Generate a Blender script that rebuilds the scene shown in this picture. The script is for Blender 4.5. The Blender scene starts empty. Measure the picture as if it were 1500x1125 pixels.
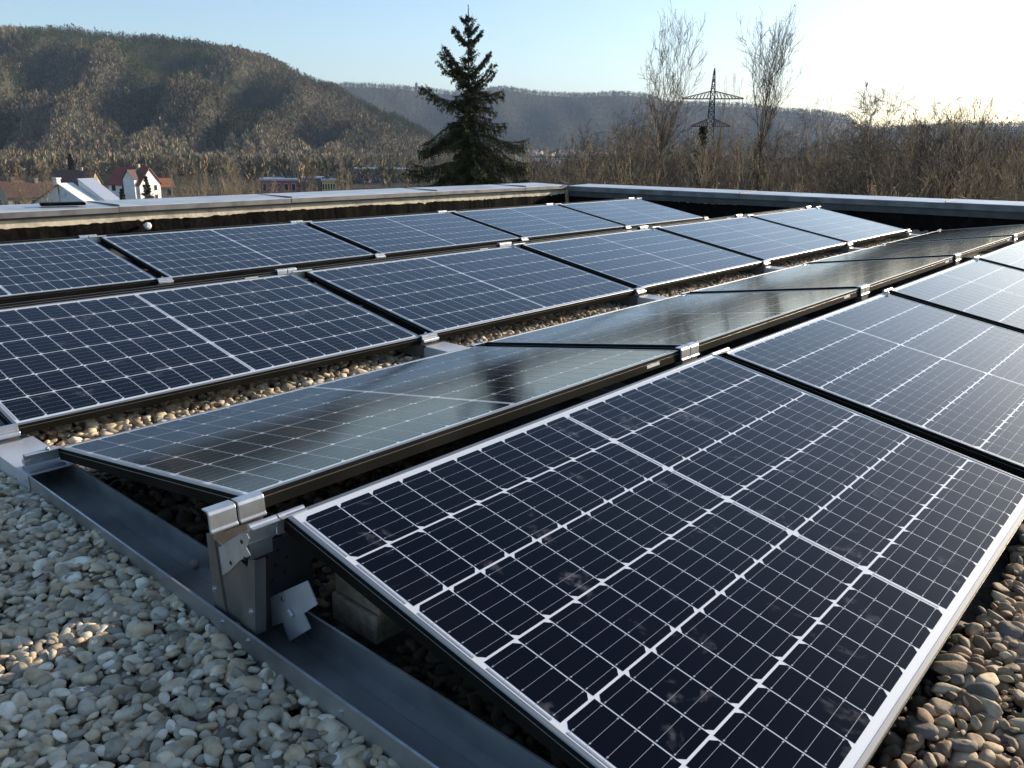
import bpy, math, random
import numpy as np
from mathutils import Matrix, Vector
R=math.radians
C=bpy.data.collections.new('scene'); bpy.context.scene.collection.children.link(C)
scene=bpy.context.scene

# ------------------------------------------------------------------ camera
CAM=(-0.76979,-1.24143,0.84465); YAW,PITCH,ROLL=0.721905,-0.285763,0.011077
cy,sy=math.cos(YAW),math.sin(YAW); cp,sp=math.cos(PITCH),math.sin(PITCH)
fv=Vector((cy*cp,sy*cp,sp)); rv=Vector((sy,-cy,0)); uv=rv.cross(fv)
cr,sr=math.cos(ROLL),math.sin(ROLL)
r2=cr*rv+sr*uv; u2=-sr*rv+cr*uv
cam=bpy.data.cameras.new('camera'); co=bpy.data.objects.new('camera',cam); C.objects.link(co)
cam.sensor_width=36; cam.lens=1190.88/1500*36; cam.clip_start=.05; cam.clip_end=30000
m=Matrix((r2,u2,-fv)).transposed().to_4x4(); m.translation=CAM; co.matrix_world=m
scene.camera=co
# ------------------------------------------------------------------ light
SUN_AZ,SUN_EL=R(-15.5),R(15)
w=bpy.data.worlds.new('World'); scene.world=w; w.use_nodes=True
nt=w.node_tree; bg=nt.nodes['Background']; sky=nt.nodes.new('ShaderNodeTexSky')
sky.sky_type='NISHITA'; sky.sun_disc=False; sky.sun_elevation=SUN_EL; sky.sun_rotation=R(90)-SUN_AZ
sky.air_density=1.0; sky.dust_density=1.15; sky.ozone_density=2.6; sky.altitude=200
nt.links.new(sky.outputs[0],bg.inputs[0]); bg.inputs[1].default_value=0.135
sl=bpy.data.lights.new('sun','SUN'); sl.energy=5.0; sl.angle=R(.5); sl.color=(1,.86,.68)
so=bpy.data.objects.new('sun',sl); C.objects.link(so)
sd=Vector((math.cos(SUN_AZ)*math.cos(SUN_EL),math.sin(SUN_AZ)*math.cos(SUN_EL),math.sin(SUN_EL)))
so.rotation_euler=sd.to_track_quat('Z','Y').to_euler(); so.location=sd*50
scene.view_settings.view_transform='Standard'; scene.view_settings.look='None'
scene.view_settings.exposure=0.75; scene.view_settings.gamma=1
try: scene.cycles.volume_bounces=0
except Exception: pass

# ------------------------------------------------------------------ helpers
def mat(name,col,rough=.6,metal=0,coat=0,coatr=.05,spec=.5,noise=None,bump=None,objvar=0,attr=None,aniso=0):
    """noise=(scale,detail,col2,lo,hi)  bump=(scale,strength,dist)"""
    m=bpy.data.materials.new(name); m.use_nodes=True; t=m.node_tree; b=t.nodes['Principled BSDF']
    b.inputs['Base Color'].default_value=(*col,1); b.inputs['Roughness'].default_value=rough
    b.inputs['Metallic'].default_value=metal; b.inputs['Specular IOR Level'].default_value=spec
    b.inputs['Coat Weight'].default_value=coat; b.inputs['Coat Roughness'].default_value=coatr
    if aniso: b.inputs['Anisotropic'].default_value=aniso
    out=None
    tc=t.nodes.new('ShaderNodeTexCoord')
    if attr:
        a=t.nodes.new('ShaderNodeAttribute'); a.attribute_name=attr; out=a.outputs['Color']
    if noise:
        n=t.nodes.new('ShaderNodeTexNoise'); n.inputs['Scale'].default_value=noise[0]; n.inputs['Detail'].default_value=noise[1]
        t.links.new(tc.outputs['Object'],n.inputs['Vector'])
        mr=t.nodes.new('ShaderNodeMapRange'); mr.inputs[1].default_value=noise[3]; mr.inputs[2].default_value=noise[4]
        t.links.new(n.outputs['Fac'],mr.inputs[0])
        mx=t.nodes.new('ShaderNodeMix'); mx.data_type='RGBA'
        t.links.new(mr.outputs[0],mx.inputs[0])
        if out: t.links.new(out,mx.inputs[6])
        else: mx.inputs[6].default_value=(*col,1)
        if attr:
            mx.blend_type='MULTIPLY'
        mx.inputs[7].default_value=(*noise[2],1)
        out=mx.outputs[2]
    if objvar:
        oi=t.nodes.new('ShaderNodeObjectInfo'); mr=t.nodes.new('ShaderNodeMapRange'); mr.inputs[3].default_value=1-objvar; mr.inputs[4].default_value=1+objvar
        t.links.new(oi.outputs['Random'],mr.inputs[0])
        hs=t.nodes.new('ShaderNodeHueSaturation'); t.links.new(mr.outputs[0],hs.inputs['Value'])
        if out: t.links.new(out,hs.inputs['Color'])
        else: hs.inputs['Color'].default_value=(*col,1)
        out=hs.outputs[0]
    if out: t.links.new(out,b.inputs['Base Color'])
    if bump:
        n=t.nodes.new('ShaderNodeTexNoise'); n.inputs['Scale'].default_value=bump[0]; n.inputs['Detail'].default_value=6
        t.links.new(tc.outputs['Object'],n.inputs['Vector'])
        bp=t.nodes.new('ShaderNodeBump'); bp.inputs['Strength'].default_value=bump[1]; bp.inputs['Distance'].default_value=bump[2]
        t.links.new(n.outputs['Fac'],bp.inputs['Height']); t.links.new(bp.outputs[0],b.inputs['Normal'])
    return m

class MB:
    def __init__(s): s.v=[]; s.f=[]; s.m=[]
    def face(s,pts,mi=0):
        i=len(s.v); s.v+= [tuple(p) for p in pts]; s.f.append(list(range(i,i+len(pts)))); s.m.append(mi)
    def box(s,lo,hi,mi=0,ch=0):
        x0,y0,z0=lo; x1,y1,z1=hi
        P=[(x0,y0,z0),(x1,y0,z0),(x1,y1,z0),(x0,y1,z0),(x0,y0,z1),(x1,y0,z1),(x1,y1,z1),(x0,y1,z1)]
        i=len(s.v); s.v+=P
        for q in ((0,3,2,1),(4,5,6,7),(0,1,5,4),(1,2,6,5),(2,3,7,6),(3,0,4,7)): s.f.append([i+k for k in q]); s.m.append(mi)
    def obox(s,c,ax,ay,az,mi=0):
        c=Vector(c); ax=Vector(ax); ay=Vector(ay); az=Vector(az); i=len(s.v)
        for sz in (-1,1):
            for a,b in ((-1,-1),(1,-1),(1,1),(-1,1)): s.v.append(tuple(c+a*ax+b*ay+sz*az))
        for q in ((0,3,2,1),(4,5,6,7),(0,1,5,4),(1,2,6,5),(2,3,7,6),(3,0,4,7)): s.f.append([i+k for k in q]); s.m.append(mi)
    def tube(s,p0,p1,r0,r1=None,n=8,mi=0,cap=True):
        if r1 is None: r1=r0
        p0=Vector(p0); p1=Vector(p1); d=(p1-p0).normalized()
        a=d.orthogonal().normalized(); b=d.cross(a); i=len(s.v)
        for p,r in ((p0,r0),(p1,r1)):
            for k in range(n):
                t=2*math.pi*k/n; s.v.append(tuple(p+r*(math.cos(t)*a+math.sin(t)*b)))
        for k in range(n):
            l=(k+1)%n; s.f.append([i+k,i+l,i+n+l,i+n+k]); s.m.append(mi)
        if cap:
            s.f.append([i+k for k in range(n)][::-1]); s.m.append(mi); s.f.append([i+n+k for k in range(n)]); s.m.append(mi)
    def prism(s,prof,x0,x1,mi=0,frame=None):
        """profile list of (y,z) extruded along x"""
        i=len(s.v); n=len(prof)
        for x in (x0,x1):
            for y,z in prof: s.v.append((x,y,z))
        for k in range(n):
            l=(k+1)%n; s.f.append([i+k,i+n+k,i+n+l,i+l]); s.m.append(mi)
        s.f.append([i+k for k in range(n)]); s.m.append(mi); s.f.append([i+n+k for k in range(n)][::-1]); s.m.append(mi)
    def mesh(s,name,mats,smooth=False):
        me=bpy.data.meshes.new(name); me.from_pydata(s.v,[],s.f)
        for m_ in mats: me.materials.append(m_)
        me.polygons.foreach_set('material_index',s.m)
        if smooth: me.polygons.foreach_set('use_smooth',[True]*len(s.f))
        me.update(); return me
def link(name,me,parent=None,loc=None,rot=None):
    o=bpy.data.objects.new(name,me); C.objects.link(o)
    if parent: o.parent=parent
    if loc: o.location=loc
    if rot: o.rotation_euler=rot
    return o
def tag(o,label=None,cat=None,group=None,kind=None):
    if label: o['label']=label
    if cat: o['category']=cat
    if group: o['group']=group
    if kind: o['kind']=kind
    return o
def thing(name,label,cat,loc=(0,0,0),rot=(0,0,0),group=None):
    o=link(name,None,None,loc,rot); o.empty_display_size=.1
    return tag(o,label,cat,group)
def bevel(o,wd=.002,seg=2):
    b=o.modifiers.new('bevel','BEVEL'); b.width=wd; b.segments=seg; b.limit_method='ANGLE'; b.harden_normals=False
def np_mesh(name,V,F,mats,cols=None,smooth=False,mi=None):
    V=np.asarray(V,dtype=np.float32); F=np.asarray(F,dtype=np.int32)
    me=bpy.data.meshes.new(name); k=F.shape[1]
    me.vertices.add(len(V)); me.vertices.foreach_set('co',V.ravel())
    me.loops.add(F.size); me.loops.foreach_set('vertex_index',F.ravel())
    me.polygons.add(len(F)); me.polygons.foreach_set('loop_start',np.arange(0,F.size,k,dtype=np.int32))
    me.polygons.foreach_set('loop_total',np.full(len(F),k,dtype=np.int32))
    for m_ in mats: me.materials.append(m_)
    if smooth: me.polygons.foreach_set('use_smooth',np.ones(len(F),dtype=bool))
    if mi is not None: me.polygons.foreach_set('material_index',np.asarray(mi,dtype=np.int32))
    if cols is not None:
        a=me.color_attributes.new('Col','FLOAT_COLOR','POINT')
        c=np.ones((len(V),4),dtype=np.float32); c[:,:3]=cols; a.data.foreach_set('color',c.ravel())
    me.update(calc_edges=True); me.validate(); return me

def pix(u,v,dist):
    """world point seen at photo pixel (u,v) at horizontal distance dist"""
    u,v,dist=float(u),float(v),float(dist)
    d=r2*((u-750)/1190.88)+u2*(-(v-562.5)/1190.88)+fv
    return Vector(CAM)+d*(dist/math.hypot(d.x,d.y))
def pixv(u,dist,z):
    lo,hi=100.,300.
    for _ in range(30):
        m_=(lo+hi)/2
        if pix(u,m_,dist).z>z: lo=m_
        else: hi=m_
    return lo
def polar(az,r,z): return Vector((CAM[0]+r*math.cos(R(az)),CAM[1]+r*math.sin(R(az)),z))

# ------------------------------------------------------------------ layout of the array
L,GAP,T,RG,VG=1.6461,0.0810,0.1780,0.1130,0.2916
TC=0.153   # the row sloping away lies a little flatter
P=L+GAP; ct,st=math.cos(T),math.sin(T)
GZ=-0.062     # gravel surface
rows={ # name: (x offset, low-edge y, facing, z offset of the low edge, slope, count)
 'D':(0,-ct,1,0,.0013,4),'C':(-.0162,RG+math.cos(TC),-1,.1692+.0146-math.sin(TC),.0026,5),
 'B':(-.0265,RG+ct+VG+.0136,1,.0232,.0014,5),'E':(-.0265,RG+ct+VG+.0136+ct+RG+ct,-1,.0232,.0014,5),
 'A':(-.0930,2*RG+3*ct+2*VG-.0068,1,.0179,-.0008,5),'F':(-.0930,2*RG+3*ct+2*VG-.0068+ct+RG+ct,-1,.0179,-.0008,5)}

# ------------------------------------------------------------------ terrain, far hills
GROUND_NEAR,VALLEY=-11.5,-18.0
def interp(x,tab): return np.interp(x,[t[0] for t in tab],[t[1] for t in tab])
EL1=[(30,-2.0),(40,-1.2),(44,-.6),(46.6,.15),(48.4,1.0),(50.2,1.8),(52.3,2.7),(53.6,3.4),(55.3,3.95),(56.9,4.8),(59,5.35),(62,5.6),(64.9,5.7),(66.6,5.8),(68.1,6.0),(70,5.75),(71.9,5.75),(76,5.4),(82,4.5),(95,3.5),(110,1)]
EL2=[(-40,.3),(0,1.3),(10.6,1.35),(14.1,1.28),(17.8,1.1),(19.3,1.12),(20.2,1.7),(21.2,1.98),(23.5,2.15),(26,2.45),(28.2,2.55),(31.2,2.6),(32.8,3.1),(33.9,3.15),(35.5,3.15),(37,3.05),(40.2,3.2),(42,3.45),(45.6,3.15),(47.9,3.3),(51,3.5),(52.7,3.5),(56,3.3),(60,2.5),(110,.5)]
def terrain(az,r):
    az=np.asarray(az,float); r=np.asarray(r,float)
    t0=np.clip((r-40)/120,0,1); base=GROUND_NEAR+(VALLEY-GROUND_NEAR)*t0
    z=base.copy()
    R1=1500.; h1=.85+R1*np.tan(np.radians(interp(az,EL1)))-VALLEY; h1=np.maximum(h1,0)
    s=np.clip((r-620)/(R1-620),0,1); up=(s**1.25)*.55+.45*s*s*(3-2*s)
    dn=np.clip((r-R1)/900,0,1)
    n=9*np.sin(az*1.1+r*.009)+9*np.sin(az*.63-r*.014+1)+5*np.sin(az*2.7+r*.02)
    n=n*np.clip(s*4,0,1)*np.clip((R1-r)/300,0.05,1)
    z=np.maximum(z,base+h1*up*(1-dn**1.5*.7)+n*np.clip(h1/60,0,1))
    R2=3600.; h2=.85+R2*np.tan(np.radians(interp(az,EL2)))-VALLEY; h2=np.maximum(h2,0)
    s=np.clip((r-2300)/(R2-2300),0,1); up=s*s*(3-2*s)
    n2=(9*np.sin(az*.9+r*.004)+4*np.sin(az*2.1-r*.006))*np.clip(s*3,0,1)*np.clip((R2-r)/500,0,1)
    z=np.maximum(z,base+h2*up*(1-.4*np.clip((r-R2)/2500,0,1))+n2)
    return z
azs=np.concatenate([np.arange(-180,-40,4.),np.arange(-40,-2,1.),np.arange(-2,112,.3),np.arange(112,181,4.)])
rs=np.concatenate([[0.5,8,20,40,60,90,130,180,260,360,480,600],np.arange(640,1560,22),np.arange(1600,2300,90),np.arange(2330,3700,45),np.arange(3800,7000,400)])
A_,R_=np.meshgrid(azs,rs,indexing='ij'); Z_=terrain(A_,R_)
V=np.stack([CAM[0]+R_*np.cos(np.radians(A_)),CAM[1]+R_*np.sin(np.radians(A_)),Z_],-1).reshape(-1,3)
na,nr=A_.shape; ii,jj=np.meshgrid(np.arange(na-1),np.arange(nr-1),indexing='ij'); q=(ii*nr+jj).ravel()
F=np.stack([q,q+nr,q+nr+1,q+1],-1)[:,::-1]
m_ter=mat('forest_floor',(.075,.062,.045),.95,noise=(.02,8,(.05,.055,.035),.4,.6),spec=.1)
tr=link('ground',np_mesh('ground',V,F,[m_ter],smooth=True)); tag(tr,kind='structure')

rng=np.random.default_rng(7)
def forest(name,pts,scale,kind,K=26,seed=1,spike=1.0):
    """one mesh of many small twiggy crowns; kind array: 0 bare,1 conifer,2 pale bare"""
    g=np.random.default_rng(seed); N=len(pts); pts=np.asarray(pts)
    V=[];F=[];Cc=[]
    base=np.array([[.195,.160,.108],[.062,.074,.030],[.31,.255,.165],[.145,.122,.084]])[kind]
    f_=np.sin(pts[:,0]*.012+pts[:,1]*.007)+np.sin(pts[:,0]*-.009+pts[:,1]*.017+1.3)+.7*np.sin(pts[:,2]*.09+pts[:,0]*.006)+.5*np.sin(pts[:,0]*.05+pts[:,1]*.04)
    base=base*(1+.16*f_)[:,None]*g.uniform(.78,1.22,(N,1))*g.uniform(.92,1.08,(N,3))
    H=scale*g.uniform(.7,1.3,N); H=np.where(kind==1,H*1.15,H); W_=np.where(kind==1,H*.24,H*g.uniform(.3,.45,N))
    W_=np.where(kind==2,H*.24,W_)
    for k in range(K):
        th=g.uniform(0,2*np.pi,N); u=g.uniform(0,1,N)
        con=kind==1
        # bare crown: point on upper ellipsoid
        ph=g.uniform(-.3,1.5,N)
        rad=np.where(con,(1-u)*W_*1.0+.1,W_*np.cos(ph)*g.uniform(.35,1,N))
        hz=np.where(con,H*(.12+.88*u),H*.62+H*.38*np.sin(ph))
        c=np.stack([pts[:,0]+rad*np.cos(th)*.55,pts[:,1]+rad*np.sin(th)*.55,pts[:,2]+hz-.12*H*spike*(~con)],-1)
        tip=np.stack([pts[:,0]+rad*np.cos(th)*1.15,pts[:,1]+rad*np.sin(th)*1.15,pts[:,2]+hz+np.where(con,-.05*H+.02*H,g.uniform(.02,.18,N)*H*spike)],-1)
        wv=g.normal(size=(N,3)); wv/=np.linalg.norm(wv,axis=1)[:,None]; wd=(H*np.where(con,.085,.06))[:,None]*g.uniform(.5,1.3,(N,1))
        i0=len(V)*0
        V.append(np.stack([c-wv*wd,c+wv*wd,tip],1).reshape(-1,3)); Cc.append(np.repeat(base*g.uniform(.75,1.25,(N,1)),3,0))
    # trunks
    w1=(H*.018)[:,None]*np.array([[1,0,0]]); w2=(H*.018)[:,None]*np.array([[0,1,0]])
    top=pts+np.stack([0*H,0*H,H*np.where(kind==1,1.04,.8)],-1)
    for w_ in (w1,w2):
        V.append(np.stack([pts-w_,pts+w_,top],1).reshape(-1,3)); Cc.append(np.repeat(base*1.4,3,0))
    V=np.concatenate(V); Cc=np.concatenate(Cc); F=np.arange(len(V)).reshape(-1,3)
    o=link(name,np_mesh(name,V,F,[m_crown],cols=Cc)); return o
m_crown=mat('distant_crowns',(.1,.1,.1),.9,attr='Col',spec=.15)
# left hillside wood
N=26000
az=rng.uniform(40,80,N); r=np.sqrt(rng.uniform(600**2,1560**2,N))
z=terrain(az,r); ok=(interp(az,EL1)>-1.1); az,r,z=az[ok],r[ok],z[ok]
pn=np.sin(az*.9+r*.006)+np.sin(az*.37-r*.004+2)+rng.normal(0,.55,len(az))
hh=(r-620)/880
kd=np.where((pn+3.0*np.clip(hh-.22,0,.5)>.75)&(hh>.16),1,0); kd=np.where((kd==0)&(rng.uniform(size=len(kd))<.05),2,kd); kd=np.where((kd==0)&(rng.uniform(size=len(kd))<.35),3,kd)
pts=np.stack([CAM[0]+r*np.cos(np.radians(az)),CAM[1]+r*np.sin(np.radians(az)),z-1],-1)
tag(forest('hillside_wood',pts,9.5,kd,K=20,seed=3),'brown and dark green winter wood covering the left hillside','wood',kind='stuff')
# crest trees
N=420; az=np.concatenate([rng.uniform(47,78,N-130),rng.uniform(60.3,64.6,130)]); r=rng.uniform(1470,1530,N); z=terrain(az,r)
pts=np.stack([CAM[0]+r*np.cos(np.radians(az)),CAM[1]+r*np.sin(np.radians(az)),z-1],-1)
tag(forest('crest_wood',pts,12,np.where(rng.uniform(size=N)<.5,1,0),K=20,seed=4,spike=.8),'row of thin trees along the crest of the left hill','wood',kind='stuff')
# far ridge wood
N=16000; az=rng.uniform(6,56,N); r=np.concatenate([rng.uniform(2350,3600,N-3000),rng.uniform(3480,3620,3000)]); z=terrain(az,r)
pts=np.stack([CAM[0]+r*np.cos(np.radians(az)),CAM[1]+r*np.sin(np.radians(az)),z-2],-1)
kd=np.where(rng.uniform(size=N)<.6,1,3)
tag(forest('far_ridge_wood',pts,17,kd,K=12,seed=5),'dark wood on the hazy far ridge','wood',kind='stuff')
# valley floor wood
N=5200; az=rng.uniform(4,80,N); r=np.sqrt(rng.uniform(330**2,760**2,N)); 
keep=~((az>38)&(az<60)&(r<520)&(r>380)&(rng.uniform(size=N)<.6))
keep&=~((az>60)&(r<410))
az,r=az[keep],r[keep]; z=terrain(az,r)
kd=np.where(rng.uniform(size=len(az))<.5,2,0); kd=np.where(rng.uniform(size=len(az))<.08,1,kd)
pts=np.stack([CAM[0]+r*np.cos(np.radians(az)),CAM[1]+r*np.sin(np.radians(az)),z-.5],-1)
tag(forest('valley_wood',pts,9.5,kd,K=40,seed=6),'tan and brown bare trees massed on the valley floor','wood',kind='stuff')

# ------------------------------------------------------------------ houses
m_white=mat('white_render',(.78,.77,.74),.8,noise=(.8,4,(.66,.65,.62),.4,.7))
m_beige=mat('beige_render',(.42,.36,.27),.85,noise=(.8,4,(.34,.29,.22),.4,.7))
m_redroof=mat('red_tiles',(.28,.07,.045),.8,noise=(1.5,5,(.16,.05,.04),.35,.7))
m_orroof=mat('orange_tiles',(.42,.15,.06),.8,noise=(1.5,5,(.28,.1,.05),.35,.7))
m_brroof=mat('brown_tiles',(.09,.05,.04),.8,noise=(1.5,5,(.13,.07,.05),.35,.7))
m_grroof=mat('grey_sheet_roof',(.38,.42,.5),.5,metal=.3)
m_redwall=mat('red_cladding',(.36,.07,.065),.7,noise=(.6,4,(.28,.12,.10),.4,.6))
m_yelwall=mat('yellow_cladding',(.6,.42,.08),.6)
m_darkwall=mat('grey_cladding',(.14,.14,.15),.7)
m_pane=mat('window_pane',(.03,.035,.045),.1)
m_hframe=mat('window_frame_white',(.7,.7,.68),.5)
def windows(par,wl,n,floors,h,d,face):
    """window recesses on a wall; face 0:-y side, 1:+x.. local"""
    fr_n=0
    for f_ in range(floors):
        for k in range(n):
            fx=(k+.5)/n; zc=h*(f_+.55)/floors
            b=MB(); g=MB()
            ww=min(.62,wl/n*.28); wh=h/floors*.27
            if face=='f':   # front: y=-d/2
                cx=-wl/2+fx*wl; b.box((cx-ww-.08,-d/2-.06,zc-wh-.08),(cx+ww+.08,-d/2+.02,zc+wh+.08)); g.box((cx-ww,-d/2-.09,zc-wh),(cx+ww,-d/2-.03,zc+wh))
            else:           # side: x=-w/2 (d is the width)
                cy_=-wl/2+fx*wl; b.box((-d/2-.06,cy_-ww-.08,zc-wh-.08),(-d/2+.02,cy_+ww+.08,zc+wh+.08)); g.box((-d/2-.09,cy_-ww,zc-wh),(-d/2-.03,cy_+ww,zc+wh))
            if face=='e':
                b=MB(); g=MB(); cy_=-wl/2+fx*wl; b.box((d/2-.02,cy_-ww-.08,zc-wh-.08),(d/2+.06,cy_+ww+.08,zc+wh+.08)); g.box((d/2+.03,cy_-ww,zc-wh),(d/2+.09,cy_+ww,zc+wh))
            o=link('window',b.mesh('window',[m_hframe]),par); link('pane',g.mesh('pane',[m_pane]),o)
def gable(mb,w,d,h,rh,over=.5,mi=0,th=.25):
    # roof with ridge along x
    for s in (-1,1):
        y0=s*(d/2+over); z0=h-over*rh/(d/2)
        a=[(-w/2-over,y0,z0),(w/2+over,y0,z0),(w/2+over,0,h+rh),(-w/2-over,0,h+rh)]
        mb.face(a if s<0 else a[::-1],mi); b=[(x,y,z+th) for x,y,z in a]; mb.face(b if s<0 else b[::-1],mi)
        for k in range(4):
            l=(k+1)%4; mb.face([a[k],a[l],b[l],b[k]],mi)
def house(name,label,u,dist,w,d,h,rh,rot,mw,mr,zb=None,nf=3,ns=2,floors=2,group=None,chim=True,cat='house'):
    p=pix(u,260,dist); zb=VALLEY-1 if zb is None else zb
    t=thing(name,label,cat,(p.x,p.y,zb),(0,0,R(rot)),group)
    b=MB(); b.box((-w/2,-d/2,-2),(w/2,d/2,h))
    b.face([(-w/2,-d/2,h),(-w/2,0,h+rh),(-w/2,d/2,h)]); b.face([(w/2,-d/2,h),(w/2,d/2,h),(w/2,0,h+rh)])
    link('wall',b.mesh('wall',[mw]),t)
    b=MB(); gable(b,w,d,h,rh); ro=link('roof',b.mesh('roof',[mr]),t)
    if chim:
        b=MB(); b.box((w*.15,-.5,h+rh*.5),(w*.15+.8,.3,h+rh+1.1)); link('chimney',b.mesh('chimney',[m_beige]),ro)
    windows(t,w,nf,floors,h,d,'f'); windows(t,d,ns,floors,h,w,'e' if abs(rot-face_rot(u))>20 else 's')
    return t
az0=66
def face_rot(u,extra=0):   # house front (-y) turned to the camera
    p=pix(u,260,100); a=math.degrees(math.atan2(p.y-CAM[1],p.x-CAM[0])); return a-90+extra
# base heights put the roof ridge where the photo has it
t=house('white_house','white rendered house with a dark gable and red tiled roof beyond the left parapet',196,260,10,9,8,4.2,face_rot(196,-38),m_white,m_redroof,zb=pix(196,246,260).z-12.2,nf=3,ns=2,floors=3)
b=MB(); b.box((.8,-5.6,0),(4.3,-3.8,9.4)); b.face([(.8,-5.6,9.4),(4.3,-5.6,9.4),(2.55,-5.6,11.6)]); link('wall',b.mesh('wall',[m_white]),t)
b=MB(); b.face([(.5,-5.9,9.2),(2.55,-5.9,11.9),(2.55,-1.5,11.9),(.5,-1.5,9.2)]); b.face([(4.6,-5.9,9.2),(4.6,-1.5,9.2),(2.55,-1.5,11.9),(2.55,-5.9,11.9)])
link('dormer_roof',b.mesh('dormer_roof',[m_brroof]),t)
house('brown_house','low beige house with a dark brown hipped roof and orange end at the far left',38,250,12,9,4.6,3.2,face_rot(38,15),m_beige,m_brroof,zb=pix(38,268,250).z-7.8,floors=1)
house('orange_roofed_house','house with an orange tiled roof half cut by the left edge',10,265,6,8,4.6,3.2,face_rot(14,5),m_beige,m_orroof,zb=pix(10,266,265).z-7.8,floors=1)
house('brick_red_house','dark red roofed house behind the white stepped building',110,300,12,10,4,4,face_rot(110,-20),m_beige,m_brroof,zb=pix(110,250,300).z-8,floors=1)
house('red_roofed_barn','small house with an orange red roof right of the white gabled house',226,300,10,8,4,2.5,face_rot(226,10),m_beige,m_orroof,zb=pix(226,262,300).z-6.5,floors=1,chim=False)
# white stepped modern building with mono-pitch roofs
p=pix(125,300,190); t=thing('stepped_building','white building with two stepped mono-pitch roofs and round vents beyond the parapet','building',(p.x,p.y,pix(125,267,190).z-9),(0,0,R(face_rot(125,-42))))
b=MB()
def shed(x0,x1,y0,y1,zl,zh,mi=0):   # falls towards +x
    b.face([(x0,y0,-3),(x1,y0,-3),(x1,y0,zl),(x0,y0,zh)],mi); b.face([(x1,y1,-3),(x0,y1,-3),(x0,y1,zh),(x1,y1,zl)],mi)
    b.face([(x0,y1,-3),(x0,y0,-3),(x0,y0,zh),(x0,y1,zh)],mi); b.face([(x1,y0,-3),(x1,y1,-3),(x1,y1,zl),(x1,y0,zl)],mi); b.face([(x0,y0,zl*0-3),(x0,y1,-3),(x1,y1,-3),(x1,y0,-3)],mi)
shed(-2.2,4.6,-4,-.2,4.6,8.6); shed(-1.0,6.6,.0,4.2,4.2,9.4)
b.face([(-9.6,-4.3,-3),(-2.2,-4.3,-3),(-2.2,-4.3,8.4),(-9.6,-4.3,4.3)]); b.box((-9.6,-4.3,-3),(-2.3,4,4.2))
link('wall',b.mesh('wall',[m_white]),t)
b=MB(); b.obox((1.25,-2.1,6.72),(3.6,0,-2.12),(0,2.0,0),(.06,0,.1)); link('roof',b.mesh('roof',[m_white]),t)
b=MB(); b.obox((2.85,2.1,6.92),(3.95,0,-2.70),(0,2.2,0),(.06,0,.1)); link('roof',b.mesh('roof',[m_grroof]),t)
b=MB(); b.obox((-5.9,-.2,6.5),(3.8,0,2.1),(0,4.3,0),(-.05,0,.1)); link('roof',b.mesh('roof',[m_redroof]),t)
for cx,cz,yy in ((-1.2,7.0,-4.05),):
    b=MB(); b.tube((cx,yy,cz),(cx,yy-.12,cz),.62,n=20); b.tube((cx,yy-.1,cz),(cx,yy-.18,cz),.42,n=20); link('round_vent',b.mesh('round_vent',[m_hframe]),t)
b=MB(); b.box((-6.2,-1,4),(-5.3,0,9.6)); b.box((-6.35,-1.15,9.5),(-5.15,.15,9.8)); link('chimney',b.mesh('chimney',[m_white]),t)
windows(t,6,3,1,4,8.3,'f')
# low commercial buildings
def shedb(name,label,u,v,dist,w,d,h,mw,rot=0):
    p=pix(u,v,dist); t=thing(name,label,'building',(p.x,p.y,p.z-h),(0,0,R(face_rot(u,rot))))
    b=MB(); b.box((-w/2,-d/2,-8),(w/2,d/2,h-.6)); link('wall',b.mesh('wall',[mw]),t)
    b=MB(); b.box((-w/2-.4,-d/2-.4,h-.597),(w/2+.4,d/2+.4,h)); link('roof',b.mesh('roof',[m_grroof]),t)
    windows(t,w,5,1,h-1,d,'f')
shedb('red_shed','low building with bright red walls and a flat grey roof',408,261,330,13,14,5.5,m_redwall)
shedb('blue_roofed_shed','long grey building with a pale blue flat roof right of the red one',450,259,350,14,10,5,m_darkwall)
shedb('yellow_shed','small building with a yellow end wall beside the grey one',481,262,335,5,8,5,m_yelwall)
shedb('greenhouse','long low building with glazed pale roofs left of the spruce',555,246,430,30,10,4,m_darkwall)
shedb('pale_depot','long low pale roofed building right of the spruce foot',800,232,520,34,10,4,m_white)
# far town specks
g=random.Random(5)
for k in range(46):
    u=g.uniform(735,890); dist=g.uniform(1250,2300)
    v=pixv(u,dist,float(terrain(38,dist))+6)
    p=pix(u,v,dist); a=math.degrees(math.atan2(p.y-CAM[1],p.x-CAM[0])); w_=g.uniform(8,14); h=g.uniform(4,6)
    t=thing('town_house','small pale house of the distant town right of the spruce','house',(p.x,p.y,p.z-h),(0,0,R(a-90+g.uniform(-60,60))),'distant houses of the town in the valley')
    b=MB(); b.box((-w_/2,-5,-30),(w_/2,5,h)); b.face([(-w_/2,-5,h),(-w_/2,0,h+3),(-w_/2,5,h)]); b.face([(w_/2,-5,h),(w_/2,5,h),(w_/2,0,h+3)]); link('wall',b.mesh('wall',[g.choice([m_white,m_beige,m_white])]),t)
    b=MB(); gable(b,w_,10,h,3); link('roof',b.mesh('roof',[g.choice([m_redroof,m_brroof,m_orroof,m_grroof])]),t)
# tower on the far ridge
p=pix(610,124,3500); t=thing('lookout_tower','tiny stone lookout tower on the far ridge left of the spruce','tower',(p.x,p.y,p.z-34))
b=MB(); b.tube((0,0,0),(0,0,34),6,5.4,12); link('shaft',b.mesh('shaft',[m_darkwall]),t)
b=MB(); b.tube((0,0,34),(0,0,38),6.6,6.6,12); b.tube((0,0,38),(0,0,43),4,2,12); link('crown_platform',b.mesh('crown_platform',[m_darkwall]),t)

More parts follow.
